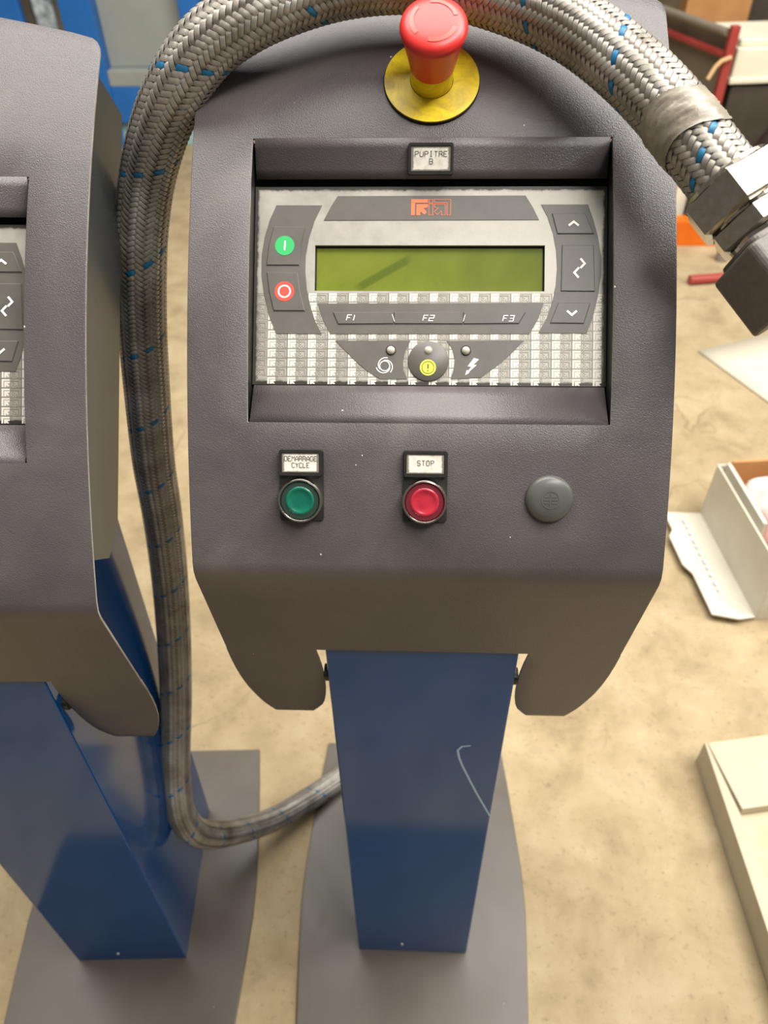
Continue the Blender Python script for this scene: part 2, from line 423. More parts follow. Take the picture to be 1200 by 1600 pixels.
# ------------------------------------------------------------------ control console
TH, KC, VM = 0.7931, 0.6806, 0.19
PY, PZ, PHI = -0.0280, 0.8415, 1.3626
CT, ST = math.cos(TH), math.sin(TH)
H0 = KC * VM * VM
HW, SA, V1, V2 = 0.1564, 0.117, 0.0999, 0.2866
WN, WB = 0.120, 0.2574
CW, CD = 0.0778, 0.2222           # column half width and depth
def P3(x, v, h):                   # v along the panel, h above its crest plane
    hh = H0 + h
    return (x, PY + v * CT - hh * ST, PZ + v * ST + hh * CT)
def hcurve(v): return -KC * (v - VM) ** 2
def flat(x, y, z): return P3(x, y, z)
def on_plate(cx, cv, lift=0.):     # local frame standing on the curved panel
    s_ = -2 * KC * (cv - VM); q = 1 / math.sqrt(1 + s_ * s_)
    def T(x, y, z): return P3(cx + x, cv + (y - s_ * z) * q, hcurve(cv) + lift + (s_ * y + z) * q)
    return T
def flap(x, w): return (x, PY + w * math.cos(PHI), PZ - w * math.sin(PHI))
OV = -0.018                         # keypad foil plane
def on_foil(x, y, z): return P3(x, y, OV + z)

def interp(x, tab):
    for (a, b), (c, d) in zip(tab, tab[1:]):
        if x <= c: return b + (d - b) * (x - a) / (c - a)
    return tab[-1][1]

def front_panel(parent):
    mb = MB()
    cols = [-.1564, -.1555, -.1535, -.150, -.137, -SA, -.100, -.085, -.043, 0, .043, .085, .100, SA, .137, .150, .1535, .1555, .1564]
    vt = [(0, .4135), (.05, .4115), (.085, .4077), (.112, .4017), (.1388, .3952), (.150, .3915), (.1535, .3885), (.1555, .3845), (.1564, .379)]
    rows = []
    wrow = [.118, .09, .06, .03, .008]
    WNr = WN
    rows.append([flap(x, WNr) for x in cols])
    for w_ in wrow: rows.append([flap(x, w_) for x in cols])
    rows.append([tuple((Vector(flap(x, 0)) * .5 + (Vector(flap(x, .008)) + Vector(P3(x, .008, hcurve(.008)))) * .25)) for x in cols])
    nflap = len(rows)
    vr = [.008, .03, .055, .08, V1] + [V1 + (V2 - V1) * i / 8 for i in range(1, 8)] + [V2]
    for v in vr: rows.append([P3(x, v, hcurve(v)) for x in cols])
    iv1 = nflap + 4; iv2 = nflap + len(vr) - 1
    for s_ in (.25, .5, .75, .9, 1.0):
        r_ = []
        for x in cols:
            v = V2 + (interp(abs(x), vt) - V2) * s_; r_.append(P3(x, v, hcurve(v)))
        rows.append(r_)
    n = len(cols); vs = [p for r_ in rows for p in r_]; fs = []
    for i in range(len(rows) - 1):
        for j in range(n - 1):
            if iv1 <= i < iv2 and abs((cols[j] + cols[j + 1]) / 2) < SA: continue
            fs.append((i * n + j, i * n + j + 1, (i + 1) * n + j + 1, (i + 1) * n + j))
    mb.add(vs, fs)
    # lobes beside the column
    xo = [(WN, .1568), (.15, .1568), (.175, .1555), (.20, .1525), (.225, .1475), (.245, .1415), (WB, .1355)]
    xi = [(WN, .085), (.15, .0825), (.19, .0825), (.225, .0855), (.243, .0905), (WB, .100)]
    ws = [WN, .14, .16, .18, .20, .215, .23, .24, .25, WB]
    cc = [j for j in range(n) if cols[j] >= .085 - 1e-9]
    for sgn in (1, -1):
        vs = []; fs = []; m = len(cc)
        for w_ in ws:
            a, b = interp(w_, xi), interp(w_, xo)
            for j in cc:
                t_ = (cols[j] - .085) / (HW - .085); vs.append(flap(sgn * (a + (b - a) * t_), w_))
        for i in range(len(ws) - 1):
            for j in range(m - 1):
                q = (i * m + j, (i + 1) * m + j, (i + 1) * m + j + 1, i * m + j + 1)
                fs.append(q if sgn > 0 else q[::-1])
        mb.add(vs, fs)
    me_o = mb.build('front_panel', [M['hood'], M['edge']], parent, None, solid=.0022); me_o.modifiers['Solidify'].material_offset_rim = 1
    me = me_o.data
    bm = bmesh.new(); bm.from_mesh(me)
    bmesh.ops.remove_doubles(bm, verts=bm.verts, dist=.0004)
    bm.to_mesh(me); bm.free()
    for p in me.polygons: p.use_smooth = True
    me.set_sharp_from_angle(angle=math.radians(35))
    q = me_o.modifiers.new('Bevel', 'BEVEL'); q.width = .0005; q.segments = 2; q.limit_method = 'ANGLE'; q.angle_limit = math.radians(60)
    return me_o

TOPH, TOPV, BOTH, BOTV = -.0145, .2632, -.0172, .1262
def ramp_frame():
    a = Vector((TOPV, TOPH)); b = Vector((V2, hcurve(V2))); d = (b - a).normalized(); c = (a + b) / 2
    def T(x, y, z): return P3(x, c.x + d.x * y - d.y * z, c.y + d.y * y + d.x * z)
    return T

def make_console(label):
    root = empty('control_console'); tag(root, label, 'control console', 'machine control consoles')
    front_panel(root)
    # recess: ramps above and below the keypad, cheeks left and right
    xr = SA - .0014
    for (va, ha), (vb, hb) in (((TOPV, TOPH), (V2, hcurve(V2))), ((V1, hcurve(V1)), (BOTV, BOTH))):
        mb = MB(); vs = []
        for i in range(5):
            t_ = i / 4; v = va + (vb - va) * t_; h = ha + (hb - ha) * t_
            for x in (-xr, 0, xr): vs.append(P3(x, v, h))
        mb.add(vs, [(i * 3 + j, i * 3 + j + 1, (i + 1) * 3 + j + 1, (i + 1) * 3 + j) for i in range(4) for j in range(2)])
        mb.build('recess_ramp', M['hood'], root, 40, solid=.0018)
    for sgn in (-1, 1):
        mb = MB(); vs = []
        for i in range(9):
            v = V1 + (V2 - V1) * i / 8
            vs += [P3(sgn * (SA + .0004), v, hcurve(v) - .0003), P3(sgn * (SA + .0004), v, min(hcurve(v) - .001, -.0272)), P3(sgn * (SA + .0016), v, hcurve(v) - .0015), P3(sgn * (SA + .0016), v, -.0272)]
        mb.add(vs, [(i * 4, i * 4 + 4, i * 4 + 5, i * 4 + 1) for i in range(8)] + [(i * 4 + 2, i * 4 + 3, i * 4 + 7, i * 4 + 6) for i in range(8)] + [(i * 4 + 1, i * 4 + 5, i * 4 + 7, i * 4 + 3) for i in range(8)])
        mb.build('recess_cheek', M['black'], root)
    # box behind the panel
    for sgn in (-1, 1):
        mb = MB(); vs = []; x0 = sgn * .1510; x1 = sgn * .1525; nn = 13
        for i in range(nn):
            v = .036 + (.368 - .036) * i / (nn - 1); hb = -.0775 - .006 * i / (nn - 1); hf = hcurve(v) - .0015
            if i == 0: hb = -.060
            for x in (x0, x1): vs += [P3(x, v, hf), P3(x, v, hb)]
        fs = []
        for i in range(nn - 1):
            k = 4 * i
            fs += [(k, k + 1, k + 5, k + 4), (k + 2, k + 6, k + 7, k + 3), (k + 1, k + 3, k + 7, k + 5), (k, k + 4, k + 6, k + 2)]
        fs += [(0, 2, 3, 1), (4 * nn - 4, 4 * nn - 3, 4 * nn - 1, 4 * nn - 2)]
        mb.add(vs, fs); mb.build('side_panel', M['gloss'], root)
    mb = MB(); mb.prism([(-.1508, .366), (.1508, .366), (.1508, .368), (-.1508, .368)], -.083, hcurve(.367) - .003, flat); mb.build('top_panel', M['gloss'], root)
    # dark backing added behind the foil to keep light out of the slits
    mb = MB(); mb.prism(rrect(-.126, .092, .126, .294, .004), -.055, -.0275, flat); mb.build('keypad_backing', M['black'], root)
    mb = MB(); mb.prism(rrect(-.1185, .1225, .1185, .267, .002), -.0272, -.0228, flat); mb.build('gap_shade', M['darkgap'], root)  # dark sheet that paints in the shade of the gap round the foil
    # ---- operator keypad (part) and its printed fields, keys, lamps (sub-parts)
    mb = MB(); X = [-.1168, -.0762, .0762, .1168]; Y = [.1268, .1897, .2203, .2596]; uv = []
    for z in (0, -.0022):
        for y in Y:
            for x in X:
                mb.v.append(on_foil(x, y, z)); uv.append((x / .1168, (y - .1932) / .0664))
    for i in range(3):
        for j in range(3):
            if i == 1 and j == 1: continue
            q = (i * 4 + j, i * 4 + j + 1, i * 4 + j + 5, i * 4 + j + 4); mb.f += [q, tuple(k + 16 for k in q[::-1])]
    for ring in ([0, 1, 2, 3, 7, 11, 15, 14, 13, 12, 8, 4], [5, 9, 10, 6]):
        for a, b in zip(ring, ring[1:] + ring[:1]): mb.f.append((a, a + 16, b + 16, b))
    pad = mb.build('operator_keypad', M['foil'], root, uv=uv)
    pad['label'] = 'silver membrane keypad with green text display'
    mb = MB(); vs = [(-.0755, .1903), (.0755, .1903), (.0755, .2197), (-.0755, .2197)]
    mb.add([on_foil(x, y, -.0030) for x, y in vs] + [on_foil(x, y, -.0045) for x, y in vs], [(0, 1, 2, 3), (7, 6, 5, 4), (0, 4, 5, 1), (1, 5, 6, 2), (2, 6, 7, 3), (3, 7, 4, 0)])
    s_ = mb.build('display_screen', M['lcd'], pad, uv=[(x / .151, (y - .205) / .151) for x, y in vs] * 2); s_['label'] = 'dusty green text display'
    mb = MB(); mb.stroke([(-.0757, .1902), (.0757, .1902), (.0757, .2198), (-.0757, .2198)], .0009, -.0029, on_foil, closed=True); mb.build('display_edge_shade', M['darkgap'], pad)  # near-black line painting the shade along the display recess
    # repeating logo print on the foil
    RF = [[(0, 1), (.42, 1), (.42, .78), (.096, .78), (.096, 0), (0, 0)], [(.134, .69), (.424, .69), (.424, .49), (.31, .44), (.40, .2), (.34, .03), (.233, .24), (.233, 0), (.134, 0)]]
    RL = [[(.45, .98), (.55, .98), (.55, .76), (.45, .76)], [(.45, .69), (.55, .69), (.55, .01), (.45, .01)],
          [(.592, .98), (1, .98), (1, .01), (.909, .01), (.909, .78), (.592, .78)],
          [(.592, .69), (.863, .69), (.863, .01), (.771, .01), (.771, .27), (.66, .04), (.588, .22), (.69, .44), (.592, .49)]]
    mbl = MB(); mbd = MB()
    for r_ in range(11):
        y0 = .1290 + r_ * .00625 - .0026
        for c_ in range(-1, 18):
            x0 = -.1069 + c_ * .01345
            f = .0128; k = .0053
            def ok(x, y): return -.1160 < x < .1160 and .1272 < y < .1890
            for pl_ in RF:
                q = [(x0 + a * f, y0 + b * k) for a, b in pl_]
                q = [(x, max(y, .1273)) for x, y in q]
                if all(ok(*p_) for p_ in q) and max(b for a, b in q) - min(b for a, b in q) > .001: mbl.add([on_foil(x, y, .00006) for x, y in q], [tuple(range(len(q)))])
            for pl_ in RL:
                q = [(x0 + a * f, y0 + b * k) for a, b in pl_]
                if all(ok(*p_) for p_ in q): mbd.stroke(q, .00022, 0, on_foil, .00006, True)
            fr = [(x0 - .0003, y0 - .0005), (x0 + .01315, y0 - .0005), (x0 + .01315, y0 + .0057)]
            if all(ok(*p_) for p_ in fr): mbd.stroke(fr, .0003, 0, on_foil, .00005)
    mbl.build('foil_pattern', M['pat_light'], pad); mbd.build('foil_pattern_outline', M['pat_dark'], pad)
    # dark fields
    lp = [(-.1026, .2471), (-.072, .247), (-.0769, .2368), (-.0804, .2249), (-.0824, .2131), (-.0825, .2023), (-.0813, .1905), (-.0786, .1787), (-.0753, .1691), (-.0709, .1608), (-.1014, .1609), (-.1065, .1733), (-.1099, .1872), (-.1118, .2001), (-.1118, .2141), (-.11, .226), (-.107, .2368)]
    rp = [(.0734, .2474), (.1041, .2474), (.1075, .2378), (.1108, .2261), (.1132, .2123), (.1131, .2006), (.1111, .1868), (.1081, .1731), (.104, .1619), (.0724, .1621), (.0778, .1719), (.0813, .1825), (.0836, .1942), (.0843, .2048), (.0836, .2165), (.0814, .2282), (.0776, .2394)]
    tb = [(-.0616, .2532), (.0631, .2534), (.068, .2455), (.0721, .2372), (-.0706, .237), (-.0665, .2452)]
    fb = [(-.0738, .1811), (.0756, .1819), (.0725, .1718), (.0666, .1614), (-.0652, .1608), (-.0705, .1713)]
    ll = [(-.0617, .1563), (-.0117, .1566), (-.0153, .1491), (-.0164, .143), (-.0162, .1370), (-.0135, .131), (-.0315, .1309), (-.0401, .1361), (-.0487, .1435), (-.0552, .1499)]
    lr = [(.0122, .1565), (.0632, .157), (.0549, .1484), (.0466, .1409), (.0351, .1324), (.0151, .131), (.0171, .1380), (.0176, .1440), (.0159, .1514)]
    for poly in (lp, rp, tb, fb, ll, lr):
        mb = MB(); mb.prism(poly, 0, .0004, on_foil, cap_bottom=False); mb.build('keypad_field', M['key'], pad)
    mb = MB(); mb.prism(circ(.0002, .1428, .0133, 48), 0, .0013, on_foil, inset=.0005, cap_bottom=False); mb.build('alarm_key', M['key'], pad, 50)
    # embossed keys
    KEYS = [[(-.1042, .2325), (-.0832, .2325), (-.0856, .2200), (-.0866, .2066), (-.1086, .2066), (-.1072, .2200)],
            [(-.1082, .2018), (-.0876, .2018), (-.0858, .189), (-.0823, .176), (-.1033, .176), (-.1066, .189)],
            [(.0805, .2412), (.1023, .2412), (.1081, .2277), (.0841, .2277)], [(.0873, .2202), (.1079, .2202), (.1090, .1895), (.0868, .1897)],
            [(.0852, .182), (.1061, .182), (.1019, .1683), (.0799, .1685)],
            [(-.0636, .1752), (-.0232, .1754), (-.0232, .1676), (-.0600, .1672)], [(-.0228, .1754), (.0228, .1755), (.0228, .1677), (-.0228, .1676)], [(.0232, .1755), (.0639, .1757), (.0595, .1681), (.0232, .1677)]]
    for poly in KEYS:
        mb = MB(); mb.prism(poly, .0003, .0011, on_foil, inset=.0004, cap_bottom=False); mb.build('membrane_key', M['key'], pad)
    # print on keys
    Z = .00125
    mb = MB(); mb.prism(circ(-.0965, .2196, .0065), .001, Z, on_foil); mb.build('start_mark', M['green_ink'], pad)
    mb = MB(); mb.stroke([(-.0965, .2164), (-.0962, .2228)], .0011, Z, on_foil); mb.build('start_bar', M['white_ink'], pad)
    mb = MB(); mb.prism(circ(-.0962, .1889, .0066), .001, Z, on_foil); mb.build('stop_mark', M['red_ink'], pad)
    mb = MB(); mb.stroke(circ(-.0962, .1889, .0039, 32), .0010, Z, on_foil, closed=True); mb.build('stop_ring', M['white_ink'], pad)
    def arrow(*pl_):
        mb = MB()
        for p_ in pl_: mb.stroke(p_, .00145, Z, on_foil)
        mb.build('arrow_print', M['white_ink'], pad)
    arrow([(.0914, .2330), (.0947, .2356), (.0980, .2330)]); arrow([(.0908, .1766), (.0940, .1738), (.0972, .1766)])
    arrow([(.0993, .2112), (.1021, .2078), (.0992, .2048)]); arrow([(.0984, .2052), (.0953, .2018), (.0982, .1984)])
    for s2, cx in (('F1', -.0507), ('F2', .0, ), ('F3', .0526)):
        mb = MB(); text(mb, s2, cx, .1714, .0028, .0036, .0040, .00055, Z, on_foil, .25); mb.build('function_lettering', M['white_ink'], pad)
    for a_, b_ in (((-.0241, .1738), (-.0225, .1690)), ((.0241, .1738), (.0229, .1692))):
        mb = MB(); mb.stroke([a_, b_], .0004, Z, on_foil); mb.build('key_divider', M['white_ink'], pad)
    Z2 = .00045
    mb = MB()
    for k in range(3):
        a = math.radians(100 + 120 * k)
        mb.stroke([(-.0286 + (.0036 + .0021 * t_) * math.cos(a - 2.6 * t_), .1396 + (.0036 + .0021 * t_) * math.sin(a - 2.6 * t_)) for t_ in [i / 14 for i in range(15)]], .0006, Z2, on_foil)
    mb.stroke(circ(-.0286, .1396, .0033, 28), .0006, Z2, on_foil, closed=True)
    mb.build('cycle_symbol', M['white_ink'], pad); mb = MB()
    mb.add([on_foil(x, y, Z2 + .0001) for x, y in [(.0303, .1452), (.0336, .1443), (.0300, .1406), (.0322, .1406), (.0274, .1362), (.0272, .1352), (.0246, .1338), (.0257, .1373), (.0265, .1367), (.0287, .1393), (.0262, .1397)]], [tuple(range(11))])
    mb.build('power_symbol', M['white_ink'], pad)
    mb = MB(); mb.prism(circ(0, .1385, .0053), .0011, .0015, on_foil); mb.build('alarm_mark', M['yellow_ink'], pad)
    mb = MB(); mb.stroke(circ(0, .1385, .0040, 32), .00045, .0015, on_foil, closed=True); mb.stroke([(0, .1408), (0, .1378)], .0009, .0015, on_foil); mb.prism(circ(0, .1364, .0005, 10), .0014, .00162, on_foil)
    mb.build('alarm_print', M['dark_ink'], pad)
    for x in (-.0247, .0001, .0249):
        def TL(a, b, c_, x=x): return on_foil(x + a, .1500 + b, c_)
        mb = MB(); mb.lathe([(.0029, .0002), (.0029, .0006), (.0026, .0016), (.0018, .0025), (.0008, .0029), (.0001, .003)], 20, TL); mb.build('indicator_lamp', M['led'], pad, 60)
        mb = MB(); mb.lathe([(.0034, .0003), (.0034, .0007), (.0027, .0008)], 20, TL); mb.build('lamp_rim', M['darkgap'], pad, 60)
    # header logo
    mb = MB(); lx, ly, lw, lh = -.0125, .2402, .0262, .0107
    for q in RF: mb.add([on_foil(lx + a * lw, ly + b * lh, .0006) for a, b in q], [tuple(range(len(q)))])
    for q in RL: mb.stroke([(lx + a * lw, ly + b * lh) for a, b in q], .00035, .0004, on_foil, .0002, True)
    mb.build('logo_print', M['orange_ink'], pad)

    # ---- emergency stop
    T = on_plate(0, .3265)
    prof = [(.0143, .0150), (.0148, .0180), (.0166, .0270), (.0187, .0370), (.0203, .0420), (.0208, .0445), (.0203, .0465), (.0188, .0482), (.0160, .0493), (.0120, .0500), (.006, .0503), (.0003, .0504)]
    mb = MB(); mb.lathe(prof, 56, T, cap0=True, cap1=True); es = mb.build('emergency_stop_button', M['red'], root, 50); es['label'] = 'red conical mushroom push button'
    mb = MB(); mb.lathe([(.0142, .0022), (.0312, .0022), (.0312, .0008), (.0306, .0)], 64, T); mb.build('yellow_disc', M['yellow'], es, 40)
    mb = MB(); mb.lathe([(.0316, .0), (.0316, .0012), (.0311, .0013)], 64, T); mb.build('disc_seal', M['darkgap'], es)
    mb = MB(); mb.lathe([(.0139, .0018), (.0139, .0152), (.0100, .0153)], 48, T); mb.build('collar', M['yellow'], es, 40)
    for a0 in (15, 135, 255):
        mb = MB()
        pts = circ(0, 0, .0135, 18, math.radians(a0), math.radians(a0 + 85), False)
        def dome(x, y, z, T=T):
            r_ = math.hypot(x, y); return T(x, y, interp(r_, sorted((p_, q) for p_, q in prof if q > .045)) + z)
        mb.stroke(pts, .0026, .00015, dome, .0002)
        mb.build('turn_arrow', M['red_mark'], es)

    # ---- legend plates with push buttons
    def legend(T, lines, x0, y0, x1, y1, ch, cw, pitch, part):
        mb = MB(); o_ = rrect(x0, y0, x1, y1, .0012); i_ = rrect(x0 + .0018, y0 + .0018, x1 - .0018, y1 - .0018, .0006); n = len(o_)
        vs = [T(x, y, 0) for x, y in o_] + [T(x * .97 + (x0 + x1) * .015, y, .0058) for x, y in o_] + [T(x, y, .0058) for x, y in i_] + [T(x, y, .0046) for x, y in i_]
        fs = [(k * n + i, k * n + (i + 1) % n, (k + 1) * n + (i + 1) % n, (k + 1) * n + i) for k in range(3) for i in range(n)] + [tuple(3 * n + i for i in range(n))]
        mb.add(vs, fs); fr = mb.build('legend_frame', M['black'], part)
        a, b, c_, d = x0 + .0021, y0 + .0021, x1 - .0021, y1 - .0021; mx, my = (a + c_) / 2, (b + d) / 2
        poly = [(a, b), (c_, b), (c_, d), (a, d)]
        mb = MB(); mb.add([T(x, y, .0052) for x, y in poly] + [T(x, y, .0045) for x, y in poly], [(0, 1, 2, 3), (0, 4, 5, 1), (1, 5, 6, 2), (2, 6, 7, 3), (3, 7, 4, 0)])
        mb.build('legend_plate', M['label'], part, uv=[((x - mx) / (c_ - a) * 2, (y - my) / (d - b) * 2) for x, y in poly] * 2)
        mb = MB()
        for i, s2 in enumerate(lines):
            text(mb, s2, mx + .0002, my + ((len(lines) - 1) / 2 - i) * ch * 1.42 + .0006, cw, ch, pitch, .00036, .0053, T)
        mb.build('legend_lettering', M['ink'], part)
    for cx, lens, rim, lines, nm in ((-.0818, 'green_lens', 'green_rim', ('DEMARRAGE', 'CYCLE'), 'green'), (-.0012, 'red_lens', 'red_rim', ('STOP',), 'red')):
        T = on_plate(cx, .0506)
        mb = MB(); mb.prism(rrect(-.0142, -.0140, .0146, .032, .0015), 0, .0016, T); pb = mb.build('push_button', M['black'], root); pb['label'] = nm + ' push button in chrome bezel with white legend plate'
        legend(T, lines, -.0140, .0160, .0142, .0326, .0030 if len(lines) > 1 else .0032, .00175 if len(lines) > 1 else .0019, .0024 if len(lines) > 1 else .0029, pb)
        mb = MB(); mb.lathe([(.0143, .0014), (.0145, .006), (.0143, .0086), (.0138, .0094), (.0131, .0096), (.0126, .0090), (.0124, .0060)], 56, T); mb.build('bezel', M['chrome'], pb, 40)
        mb = MB(); mb.lathe([(.0125, .0055), (.0125, .0078), (.0120, .0086), (.0092, .0088)], 48, T); mb.build('lens_rim', M[rim], pb, 40)
        mb = MB(); mb.lathe([(.0094, .0085), (.0090, .0091), (.0078, .0093), (.0072, .0089), (.004, .0087), (.0002, .0087)], 48, T, cap1=True); mb.build('lens', M[lens], pb, 50)
    TR = ramp_frame()
    mb = MB(); mb.prism(rrect(-.0148, -.0100, .0147, .0085, .001), 0, .0012, TR); nl = mb.build('name_legend', M['black'], root); nl['label'] = 'white legend plate in black frame'
    legend(TR, ('PUPITRE', 'B'), -.0150, -.0102, .0149, .0087, .0031, .0022, .0031, nl)
    # ---- blanking plug
    T = on_plate(.0796, .0527)
    mb = MB(); mb.lathe([(.0152, 0), (.0154, .0016), (.0150, .0028), (.0135, .0041), (.0105, .0052), (.006, .0058), (.0003, .0060)], 48, T, cap1=True); pg = mb.build('blanking_plug', M['plug'], root, 50)
    def TD(x, y, z): return T(x, y, interp(math.hypot(x, y), [(0, .0060), (.006, .0058), (.0105, .0052)]) + z)
    mb = MB(); mb.stroke(circ(0, 0, .0056, 32), .0006, .0001, TD, .0002, True)
    for y, h_ in ((.0020, .0042), (0, .0046), (-.0020, .0042)):
        mb.stroke([(-h_, y), (-.0007, y)], .0007, .0001, TD, .0002); mb.stroke([(.0007, y), (h_, y)], .0007, .0001, TD, .0002)
    mb.stroke([(0, .0044), (0, -.0050)], .0006, .0001, TD, .0002)
    mb.build('plug_emblem', M['key'], pg)

    # ---- column and foot
    mb = MB(); vs = []
    def topz(y): return PZ + (y - PY) * ST / CT - .075
    for x in (-CW, CW):
        vs += [(x, 0, 0), (x, CD, 0), (x, CD, topz(CD)), (x, 0, min(topz(0), .83))]
    mb.add(vs, [(0, 1, 2, 3), (4, 7, 6, 5), (0, 3, 7, 4), (1, 5, 6, 2), (0, 4, 5, 1), (3, 2, 6, 7)])
    cl = mb.build('column', M['blue'], root, bevel=.0016); 
    mb = MB(); mb.stroke([(.048, .577), (.040, .575), (.0365, .568), (.0385, .555), (.042, .541), (.051, .512), (.060, .484), (.0775, .434)], .0021, 0, lambda x, y, z: (x, -.0001 - z, y)); s_ = mb.build('scratch', M['scratch'], cl)
    mb = MB(); mb.lathe([(.0022, 0), (.002, .001), (.001, .0016), (.0001, .0017)], 14, lambda x, y, z: (-.015 + x, -z, .029 + y)); mb.build('screw', M['steel'], cl, 50)
    for sgn in (-1, 1):
        mb = MB(); mb.lathe([(.0001, 0), (.0075, 0), (.0075, .005), (.0042, .005), (.0042, .0052), (.0001, .0052)], 16, lambda x, y, z, s=sgn: (s * (CW - .0005 + z), .012 + x, .672 + y)); mb.build('pivot_bolt', M['black'], root)
    half = [(-.185, .145), (-.16, .152), (-.09, .158), (-.01, .164), (.06, .1685), (.12, .168), (.19, .1625), (.26, .157), (.329, .150)]
    poly = [(x, y) for y, x in half] + [(-x, y) for y, x in half[::-1]]
    mb = MB(); mb.prism(poly, -.006, 0); ft = mb.build('foot_plate', M['base'], root, bevel=.001); ft['label'] = 'flat grey steel foot plate'
    return root

main = make_console('grey operator console on blue column with red emergency stop knob')

def copy_tree(o, parent=None, skip=()):
    c = o.copy(); COL.objects.link(c); c.parent = parent
    for ch in o.children:
        if ch.name.split('.')[0] not in skip: copy_tree(ch, c, skip)
    return c
left = copy_tree(main, None, ('legend_lettering', 'scratch'))
left['label'] = 'second grey operator console cut off by the left edge, blue column below'
LX, LY, LPSI = -0.4041, -0.0229, 0.05
left.location = (LX, LY, -0.0119); left.rotation_euler = (0.0107, 0.0316, LPSI)
bpy.context.view_layer.update()
for ch in left.children:
    nm = ch.name.split('.')[0]
    if nm == 'foot_plate':       # the foot lies flat although the column leans a little
        ch.matrix_local = left.matrix_world.inverted() @ (Matrix.Translation((LX, LY, 0)) @ Matrix.Rotation(LPSI, 4, 'Z'))
    if nm == 'column':
        ch.matrix_local = Matrix.Translation((0, 0, .009))

# ------------------------------------------------------------------ braided hose
def pix(x, y, d): return CAMP + (_f2 + _r3 * ((x - 600) / F_PX) - _u3 * ((y - 800) / F_PX)) * d
HP = [(1146, 298, .437, 110), (1134, 284, .438, 110), (1040, 165, .448, 108), (970, 96, .460, 106), (900, 45, .472, 103), (818, 5, .481, 101), (700, -30, .486, 100), (624, -36, .487, 100),
      (540, -28, .487, 100), (465, -8, .486, 100), (390, 24, .487, 100), (325, 70, .494, 98), (280, 131, .508, 96), (250, 200, .530, 91), (230, 280, .560, 85), (222, 350, .582, 81),
      (220, 400, .598, 80), (222, 500, .640, 75), (229, 600, .686, 70), (240, 720, .748, 64), (253, 800, .798, 60), (265, 900, .862, 55), (272, 1000, .92, 52), (275, 1100, .968, 49),
      (274, 1180, .99, 45), (276, 1230, 1.005, 44), (283, 1270, 1.02, 44), (300, 1296, 1.04, 44), (325, 1304, 1.075, 42), (360, 1301, 1.13, 39), (425, 1281, 1.205, 36.5), (480, 1250, 1.255, 35.5), (525, 1220, 1.288, 35)]
pts = [pix(x, y, d) for x, y, d, w_ in HP]; rad = [w_ * d / (2 * F_PX) for x, y, d, w_ in HP]
pts += [Vector((-.085, .285, .021)), Vector((-.03, .305, .024)), Vector((.0, .295, .03))]; rad += [.0187, .0187, .0187]
# sample a Catmull-Rom curve at equal arc length
P = np.array([tuple(q) for q in pts]); RR = np.array(rad)
for _ in range(2): RR[1:-1] = .25 * RR[:-2] + .5 * RR[1:-1] + .25 * RR[2:]
dense = []; drad = []
for i in range(len(P) - 1):
    p0, p1, p2, p3 = P[max(i - 1, 0)], P[i], P[i + 1], P[min(i + 2, len(P) - 1)]
    t0 = 0; t1 = t0 + np.linalg.norm(p1 - p0) ** .5 + 1e-9; t2 = t1 + np.linalg.norm(p2 - p1) ** .5; t3 = t2 + np.linalg.norm(p3 - p2) ** .5 + 1e-9
    for k in range(24):
        t = t1 + (t2 - t1) * k / 24
        if i == 0: A1 = p1
        else: A1 = (t1 - t) / (t1 - t0) * p0 + (t - t0) / (t1 - t0) * p1
        A2 = (t2 - t) / (t2 - t1) * p1 + (t - t1) / (t2 - t1) * p2
        A3 = (t3 - t) / (t3 - t2) * p2 + (t - t2) / (t3 - t2) * p3 if i < len(P) - 2 else p2
        B1 = (t2 - t) / (t2 - t0) * A1 + (t - t0) / (t2 - t0) * A2 if i > 0 else A2
        B2 = (t3 - t) / (t3 - t1) * A2 + (t - t1) / (t3 - t1) * A3 if i < len(P) - 2 else A2
        dense.append((t2 - t) / (t2 - t1) * B1 + (t - t1) / (t2 - t1) * B2); drad.append(RR[i] + (RR[i + 1] - RR[i]) * k / 24)
dense.append(P[-1]); drad.append(RR[-1]); dense = np.array(dense); drad = np.array(drad)
for _ in range(6): dense[1:-1] = .25 * dense[:-2] + .5 * dense[1:-1] + .25 * dense[2:]
arc = np.concatenate([[0], np.cumsum(np.linalg.norm(np.diff(dense, axis=0), axis=1))]); LEN = arc[-1]
NS = 1400
S = np.linspace(0, LEN, NS)
CL = np.stack([np.interp(S, arc, dense[:, k]) for k in range(3)], 1); CR = np.interp(S, arc, drad)
TG = np.gradient(CL, axis=0); TG /= np.linalg.norm(TG, axis=1)[:, None]
N1 = np.zeros_like(TG); a = np.cross(TG[0], [0, 0, 1.]); N1[0] = a / np.linalg.norm(a)
for i in range(1, NS):
    q = N1[i - 1] - TG[i] * (N1[i - 1] @ TG[i]); N1[i] = q / np.linalg.norm(q)
N2 = np.cross(TG, N1)
def hose_at(s, th, off):
    f = np.clip(s / LEN * (NS - 1), 0, NS - 1.001); i = f.astype(int); t = (f - i)[:, None]
    lerp = lambda A: A[i] * (1 - t) + A[i + 1] * t
    c = lerp(CL); n1 = lerp(N1); n2 = lerp(N2); r_ = (CR[i] * (1 - t[:, 0]) + CR[i + 1] * t[:, 0]) + off
    return c + n1 * (r_ * np.cos(th))[:, None] + n2 * (r_ * np.sin(th))[:, None]
hose = empty('braided_hose', tuple(CL[-1])); tag(hose, 'thick grey braided hose looping over the console and down its left side', 'hose')
bpy.context.view_layer.update()
HINV = hose.matrix_world.inverted()
